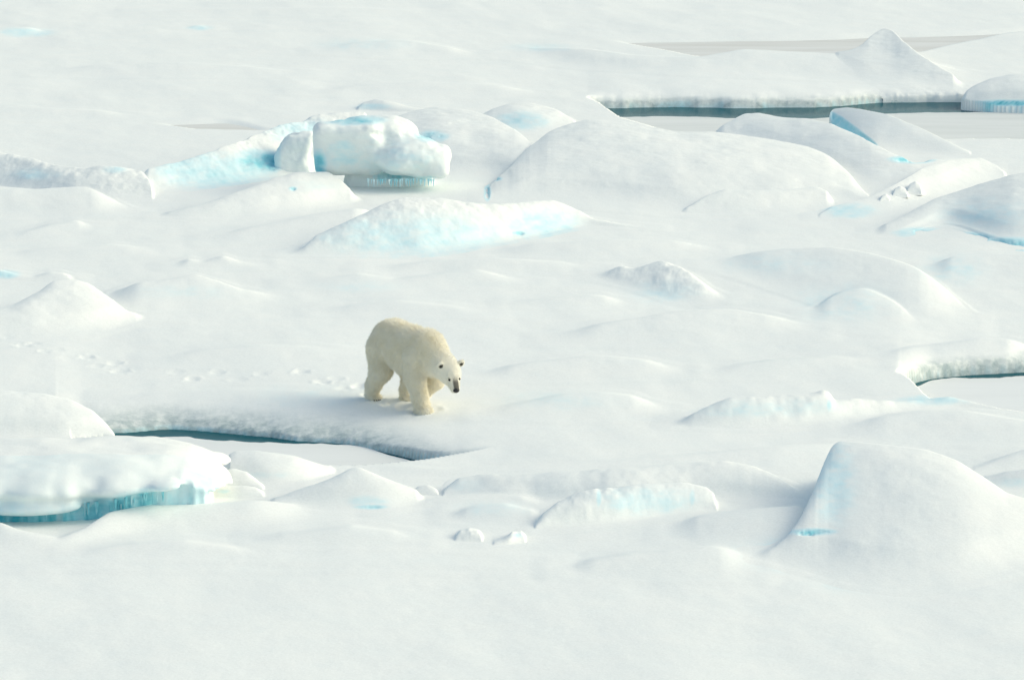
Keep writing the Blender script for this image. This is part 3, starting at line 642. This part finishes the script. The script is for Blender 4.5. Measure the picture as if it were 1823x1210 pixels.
def a_blk(x, y, z):
    un = np.exp(-((z-zi+.01+.04*fbm(x/.3, x*0, 2, 9))/.085)**2)*sstep((x-xi0)/.25)*sstep((xi1+.15-x)/.25)*.62*(.7+.5*vnoise(x/.05, z/.5, None, 8))
    py = row_of(y, z); u = U_of(x, y, z)
    r = np.maximum(un, blob(u, py, 610, 275, 40, 30, .17, seed=2)); r = np.maximum(r, blob(u, py, 628, 214, 55, 9, .4, seed=3))
    r = np.maximum(r, blob(u, py, 566, 290, 14, 22, .7, seed=4)); r = np.maximum(r, blob(u, py, 768, 243, 30, 12, .32, seed=5))
    r = np.maximum(r, blob(u, py, 700, 285, 120, 60, .10, seed=7)); return np.maximum(r, .055 + .035*fbm3(x/.5, y/.5, z/.4, 2, 12))
bk_root = empty('icicle_ice_block', (q.x, Yb+.4, 0), 'large blue white ice block with an overhang and a row of icicles beside the pillar', 'ice block')
o = solid('block_body', None, None, F_blk, (q.x-1.9, Yb-1.1, -.25), (q.x+1.7, Yb+1.8, 1.75), .03, a_blk); child(o, bk_root)
for i in range(24):
    x_ = xi0 + (xi1-xi0)*(i+.5+rng.uniform(-.3, .3))/24
    ic = icicle_mesh(None, (x_, Yb-.28+rng.uniform(-.06, .06), zi + .05), rng.uniform(.09, .19), rng.uniform(.014, .028), M_ICE, rng.uniform(.15, .6)); child(ic, bk_root)

# tilted slab at upper right
def a_tilt(U, Y, X, z):
    py = row_of(Y, z); ln_ = np.interp(U, [1478, 1500, 1530, 1558, 1575], [194, 206, 228, 250, 262])
    return .50*sstep((py - ln_)/7)*sstep((U - 1474)/10)*sstep((1568 - U)/14)
H_('tilted_ice_slab', 'tilted snow covered ice slab with a blue underside beside the far grey ice', 'ice slab',
   Ridge([(1474,206),(1482,194),(1508,191),(1540,196),(1580,204),(1640,228),(1690,252),(1730,272)], [(1474,214),(1500,236),(1530,256),(1560,268),(1600,272),(1660,276),(1730,280)], .45, .9, 'lin', taper=4, sig=2.5, foot_sig=4, seed=71, rough=.008), a_tilt, fil=.05)
#@@BEAR
# ------------------------------------------------------------------ polar bear, walking to the right and towards the camera
BS = .963; phi = math.atan2(.8, .6)
fdir = np.array([.6, -.8]); ldir = np.array([.8, .6])
w0 = P(663, 706); W0 = np.array([w0.x, w0.y]) + BS*.2*ldir      # origin: between the hind feet line, on the midline
feet = {'rr': (0., -.2), 'rl': (.56, .16), 'fr': (1.43, -.2), 'fl': (.95, .12)}
def gz(f, l):
    p_ = W0 + BS*(f*fdir + l*ldir)
    return float(ground_z(np.array([float(U_of(p_[0], p_[1]))]), np.array([p_[1]]))[0])
BZ = np.mean([gz(*v) for v in feet.values()]) - .034
def to_world(v):
    v = np.asarray(v, float); o_ = np.empty_like(v)
    o_[:, 0] = W0[0] + BS*(v[:, 0]*fdir[0] + v[:, 1]*ldir[0]); o_[:, 1] = W0[1] + BS*(v[:, 0]*fdir[1] + v[:, 1]*ldir[1]); o_[:, 2] = BZ + BS*1.035*v[:, 2]
    return o_
def cone(x, y, z, a, b_, ra, rb):                   # round cone
    a = np.array(a, float); b_ = np.array(b_, float); ab = b_ - a; L2 = ab @ ab
    t = np.clip(((x-a[0])*ab[0] + (y-a[1])*ab[1] + (z-a[2])*ab[2])/L2, 0, 1)
    return np.sqrt((x-a[0]-t*ab[0])**2 + (y-a[1]-t*ab[1])**2 + (z-a[2]-t*ab[2])**2) - (ra + (rb-ra)*t)
# head frame
HC = np.array([1.835, .055, .735])                     # centre of the skull
ha = np.array([.62, -.13, -.72]); ha /= np.linalg.norm(ha)
hl = np.array([.21, 1.0, 0.]); hl -= ha*(hl @ ha); hl /= np.linalg.norm(hl)
hu = np.cross(ha, hl)
HS = 1.08
def HP(a, l, u): return HC + HS*(a*ha + l*hl + u*hu)
def head_co(x, y, z):
    dx, dy, dz = (x-HC[0])/HS, (y-HC[1])/HS, (z-HC[2])/HS
    return (dx*ha[0]+dy*ha[1]+dz*ha[2], dx*hl[0]+dy*hl[1]+dz*hl[2], dx*hu[0]+dy*hu[1]+dz*hu[2])
EAR = [(-.045, sd*.172, .098) for sd in (-1, 1)]
def F_bear(x, y, z):
    d = ell(x, y, z, (.35, 0, .99), (.455, .335, .345))                       # rump
    d = smin(d, ell(x, y, z, (.82, 0, .905), (.62, .335, .41)), .10)          # barrel and belly
    d = smin(d, ell(x, y, z, (1.27, 0, .935), (.36, .305, .345)), .10)         # shoulders
    d = smin(d, cone(x, y, z, (1.32, 0, 1.0), (1.72, .01, .84), .27, .185), .12)   # neck
    d = smin(d, cone(x, y, z, (1.40, 0, .80), (1.72, .01, .74), .19, .15), .10)    # throat
    # legs: hip or shoulder, knee or elbow, hock or wrist, paw
    for ch in (
      [((.20, -.16, .86), .25), ((.26, -.21, .52), .185), ((.03, -.20, .24), .122), ((-.01, -.20, .11), .115)],
      [((.32, .14, .84), .24), ((.58, .18, .50), .16), ((.46, .16, .20), .098), ((.46, .16, .11), .095)],
      [((1.24, -.17, .86), .22), ((1.24, -.215, .56), .165), ((1.36, -.20, .25), .128), ((1.40, -.20, .10), .120)],
      [((1.26, .17, .82), .20), ((1.24, .20, .46), .135), ((1.00, .14, .22), .092), ((.93, .12, .11), .088)]):
        for (a, ra), (b_, rb) in zip(ch[:-1], ch[1:]): 
            d = smin(d, cone(x, y, z, a, b_, ra, rb), .06)
    for (f, l, r_, hz) in ((.00, -.20, .115, .085), (.49, .16, .125, .08), (1.42, -.20, .145, .085), (.95, .12, .11, .075)):
        d = smin(d, ell(x, y, z, (f+.02, l, .045), (r_*1.25, r_*.88, hz)), .04)
        for k in range(5):                                                   # toes
            o_ = (k-2)/2.0
            d = smin(d, ell(x, y, z, (f + r_*1.12 - .03*o_*o_, l + o_*r_*.66, .035), (.05, r_*.24, .045)), .015)
    # tail
    d = smin(d, cone(x, y, z, (-.10, 0, 1.0), (-.17, 0, .88), .07, .045), .05)
    # head: skull, cheeks, brow, muzzle, jaw, ears
    a, l, u = head_co(x, y, z)
    hd = ell(a, l, u, (0, 0, 0), (.215, .160, .150))
    for sd in (-1, 1): hd = smin(hd, ell(a, l, u, (.02, sd*.085, -.045), (.15, .095, .10)), .05)
    hd = smin(hd, cone(a, l, u, (.10, 0, .035), (.315, 0, .005), .105, .062), .05)
    hd = smin(hd, cone(a, l, u, (.12, 0, -.055), (.29, 0, -.045), .075, .045), .04)
    for sd in (-1, 1):
        hd = smin(hd, ell(a, l, u, (.165, sd*.078, .082), (.035, .026, .022)), .025)   # brow
        hd = smax(hd, -ell(a, l, u, (.190, sd*.081, .068), (.022, .018, .016)), .012)  # eye socket
    d = smin(d, hd, .07)
    for sd, (ea, el_, eu) in zip((-1, 1), EAR):
        e_ = ell(a-.0, l, u, (ea, el_, eu), (.034, .052, .062))
        e_ = smax(e_, -ell(a, l, u, (ea+.032, el_+sd*.004, eu+.010), (.024, .032, .040)), .012)
        d = smin(d, e_, .022)
    return d + .010*fbm3(x/.16, y/.16, z/.13, 2, 201)*(u < 99) + .006*fbm3(x/.05, y/.05, z/.09, 2, 203)
bv, bf = surface_nets(F_bear, (-.35, -.55, -.06), (2.30, .60, 1.55), .0135)
ba, bl, bu = head_co(bv[:, 0], bv[:, 1], bv[:, 2])
inhead = np.exp(-(ba**2 + bl**2 + bu**2)/.09)
dark = np.zeros(len(bv))
for sd, (ea, el_, eu) in zip((-1, 1), EAR):
    dark = np.maximum(dark, .97*sstep(1.8 - ((ba-ea-.02)/.032)**2 - ((bl-el_)/.030)**2 - ((bu-eu-.008)/.036)**2))
    dark = np.maximum(dark, .6*sstep(1.6 - ((ba-.195)/.028)**2 - ((bl-sd*.081)/.024)**2 - ((bu-.066)/.022)**2))
dark = np.maximum(dark, .85*sstep((ba-.15)/.12)*sstep((bu+.0)/.04)*sstep((.055-np.abs(bl))/.02))
dark = np.maximum(dark, .7*sstep((ba-.24)/.05)*np.exp(-((bu+.028)/.010)**2))          # line of the mouth
pale = np.clip(inhead*.8, 0, 1)
m, n, b = new_mat('bear_fur'); M_FUR = m; Lk = n.links
at_d = N(n, 'ShaderNodeAttribute', attribute_name='dark'); at_p = N(n, 'ShaderNodeAttribute', attribute_name='pale')
tc = N(n, 'ShaderNodeTexCoord')
nz = N(n, 'ShaderNodeTexNoise', Scale=4.0, Detail=6.0, Roughness=.65); Lk.new(tc.outputs['Object'], nz.inputs['Vector'])
rp = N(n, 'ShaderNodeValToRGB'); rp.color_ramp.elements[0].position = .33; rp.color_ramp.elements[1].position = .66
rp.color_ramp.elements[0].color = (.865, .815, .665, 1); rp.color_ramp.elements[1].color = (.92, .885, .78, 1); Lk.new(nz.outputs[0], rp.inputs[0])
m1 = N(n, 'ShaderNodeMix', data_type='RGBA'); Lk.new(at_p.outputs['Fac'], m1.inputs[0]); Lk.new(rp.outputs[0], m1.inputs[6]); m1.inputs[7].default_value = (.95, .94, .88, 1)
m2 = N(n, 'ShaderNodeMix', data_type='RGBA'); Lk.new(at_d.outputs['Fac'], m2.inputs[0]); Lk.new(m1.outputs[2], m2.inputs[6]); m2.inputs[7].default_value = (.03, .028, .025, 1)
Lk.new(m2.outputs[2], b.inputs['Base Color']); b.inputs['Roughness'].default_value = .8; b.inputs['Specular IOR Level'].default_value = .2
b.inputs['Sheen Weight'].default_value = .2
tr_ = N(n, 'ShaderNodeBsdfTranslucent'); Lk.new(m2.outputs[2], tr_.inputs['Color'])       # light passes through the hair tips
ms_ = N(n, 'ShaderNodeMixShader'); ms_.inputs[0].default_value = .36
Lk.new(b.outputs[0], ms_.inputs[1]); Lk.new(tr_.outputs[0], ms_.inputs[2]); Lk.new(ms_.outputs[0], n.nodes['Material Output'].inputs['Surface'])
n4 = N(n, 'ShaderNodeTexNoise', Scale=45.0, Detail=3.0); Lk.new(tc.outputs['Object'], n4.inputs['Vector'])
bp = N(n, 'ShaderNodeBump', Strength=.4, Distance=.02); Lk.new(n4.outputs[0], bp.inputs['Height']); Lk.new(bp.outputs[0], b.inputs['Normal'])
m, n, b = new_mat('black_skin'); M_BLACK = m
b.inputs['Base Color'].default_value = (.012, .012, .013, 1); b.inputs['Roughness'].default_value = .35
m, n, b = new_mat('claw_horn'); M_CLAW = m
b.inputs['Base Color'].default_value = (.03, .026, .022, 1); b.inputs['Roughness'].default_value = .4
bear = empty('polar_bear', (float(W0[0]), float(W0[1]), float(BZ)), 'cream white polar bear walking with lowered head across the snow', 'polar bear')
o = link('body', to_world(bv), bf, M_FUR, extra={'dark': dark, 'pale': pale}); child(o, bear)
# fur: short hairs over the whole coat
fa = bv[bf[:, 0]]; e1 = bv[bf[:, 1]] - fa; e2 = bv[bf[:, 3]] - fa
nrm = np.cross(e1, e2); ar = np.linalg.norm(nrm, axis=1); nrm = nrm/np.maximum(ar, 1e-9)[:, None]
K = 60000; pick = rng.choice(len(bf), K, p=ar/ar.sum()); r1, r2 = rng.random((K, 1)), rng.random((K, 1))
hp = fa[pick] + e1[pick]*r1 + e2[pick]*r2; hn = nrm[pick]
vd = bf[pick, 0]; keep = (dark[vd] < .25) & (hp[:, 2] > .01); hp, hn, vd = hp[keep], hn[keep], vd[keep]; K = len(hp)
flow = np.tile(np.array([-.55, 0, -.8]), (K, 1)); flow -= hn*np.sum(flow*hn, 1)[:, None]
dr = flow + hn*.40 + rng.normal(0, .20, (K, 3)); dr /= np.linalg.norm(dr, axis=1)[:, None]
ln = (.030 + .045*rng.random(K)**1.5)*(1 - .72*np.clip(inhead[vd]*1.3, 0, 1))
sdv = np.cross(dr, hn); sdv /= np.maximum(np.linalg.norm(sdv, axis=1), 1e-6)[:, None]; wd = .0042
hv = np.stack([hp - sdv*wd - hn*.003, hp + sdv*wd - hn*.003, hp + dr*ln[:, None]], 1).reshape(-1, 3)
hf = np.arange(K*3).reshape(-1, 3)
o = link('fur', to_world(hv), hf, M_FUR, extra={'dark': np.repeat(dark[vd], 3)*0, 'pale': np.repeat(np.clip(pale[vd] + rng.normal(.06, .16, K), 0, 1), 3)}); child(o, bear)
def ball(name, c, r_, mat, fr=None, seg=14):
    v = []; f = []
    for i in range(seg+1):
        th = math.pi*i/seg
        for j in range(2*seg):
            ph = math.pi*j/seg; v.append((r_[0]*math.cos(th), r_[1]*math.sin(th)*math.cos(ph), r_[2]*math.sin(th)*math.sin(ph)))
    for i in range(seg):
        for j in range(2*seg): f.append((i*2*seg+j, i*2*seg+(j+1) % (2*seg), (i+1)*2*seg+(j+1) % (2*seg), (i+1)*2*seg+j))
    v = np.array(v)
    w_ = np.array([HP(c[0]+a_, c[1]+b_, c[2]+c_) for a_, b_, c_ in v]) if fr is None else np.array(c) + v
    return child(link(name, to_world(w_), f, mat), bear)
ball('nose', (.352, 0, .018), (.040, .052, .044), M_BLACK)
for sd in (-1, 1): ball('eye', (.198, sd*.082, .067), (.017, .020, .016), M_BLACK)
for (f, l, r_, hz) in ((.00, -.20, .115, .085), (.49, .16, .125, .08), (1.42, -.20, .145, .085), (.95, .12, .11, .075)):
    for k in range(5):
        o_ = (k-2)/2.0
        ball('claw', (f + r_*1.12 - .03*o_*o_ + .052, l + o_*r_*.66, .022), (.026, .008, .010), M_CLAW, fr=1, seg=5)
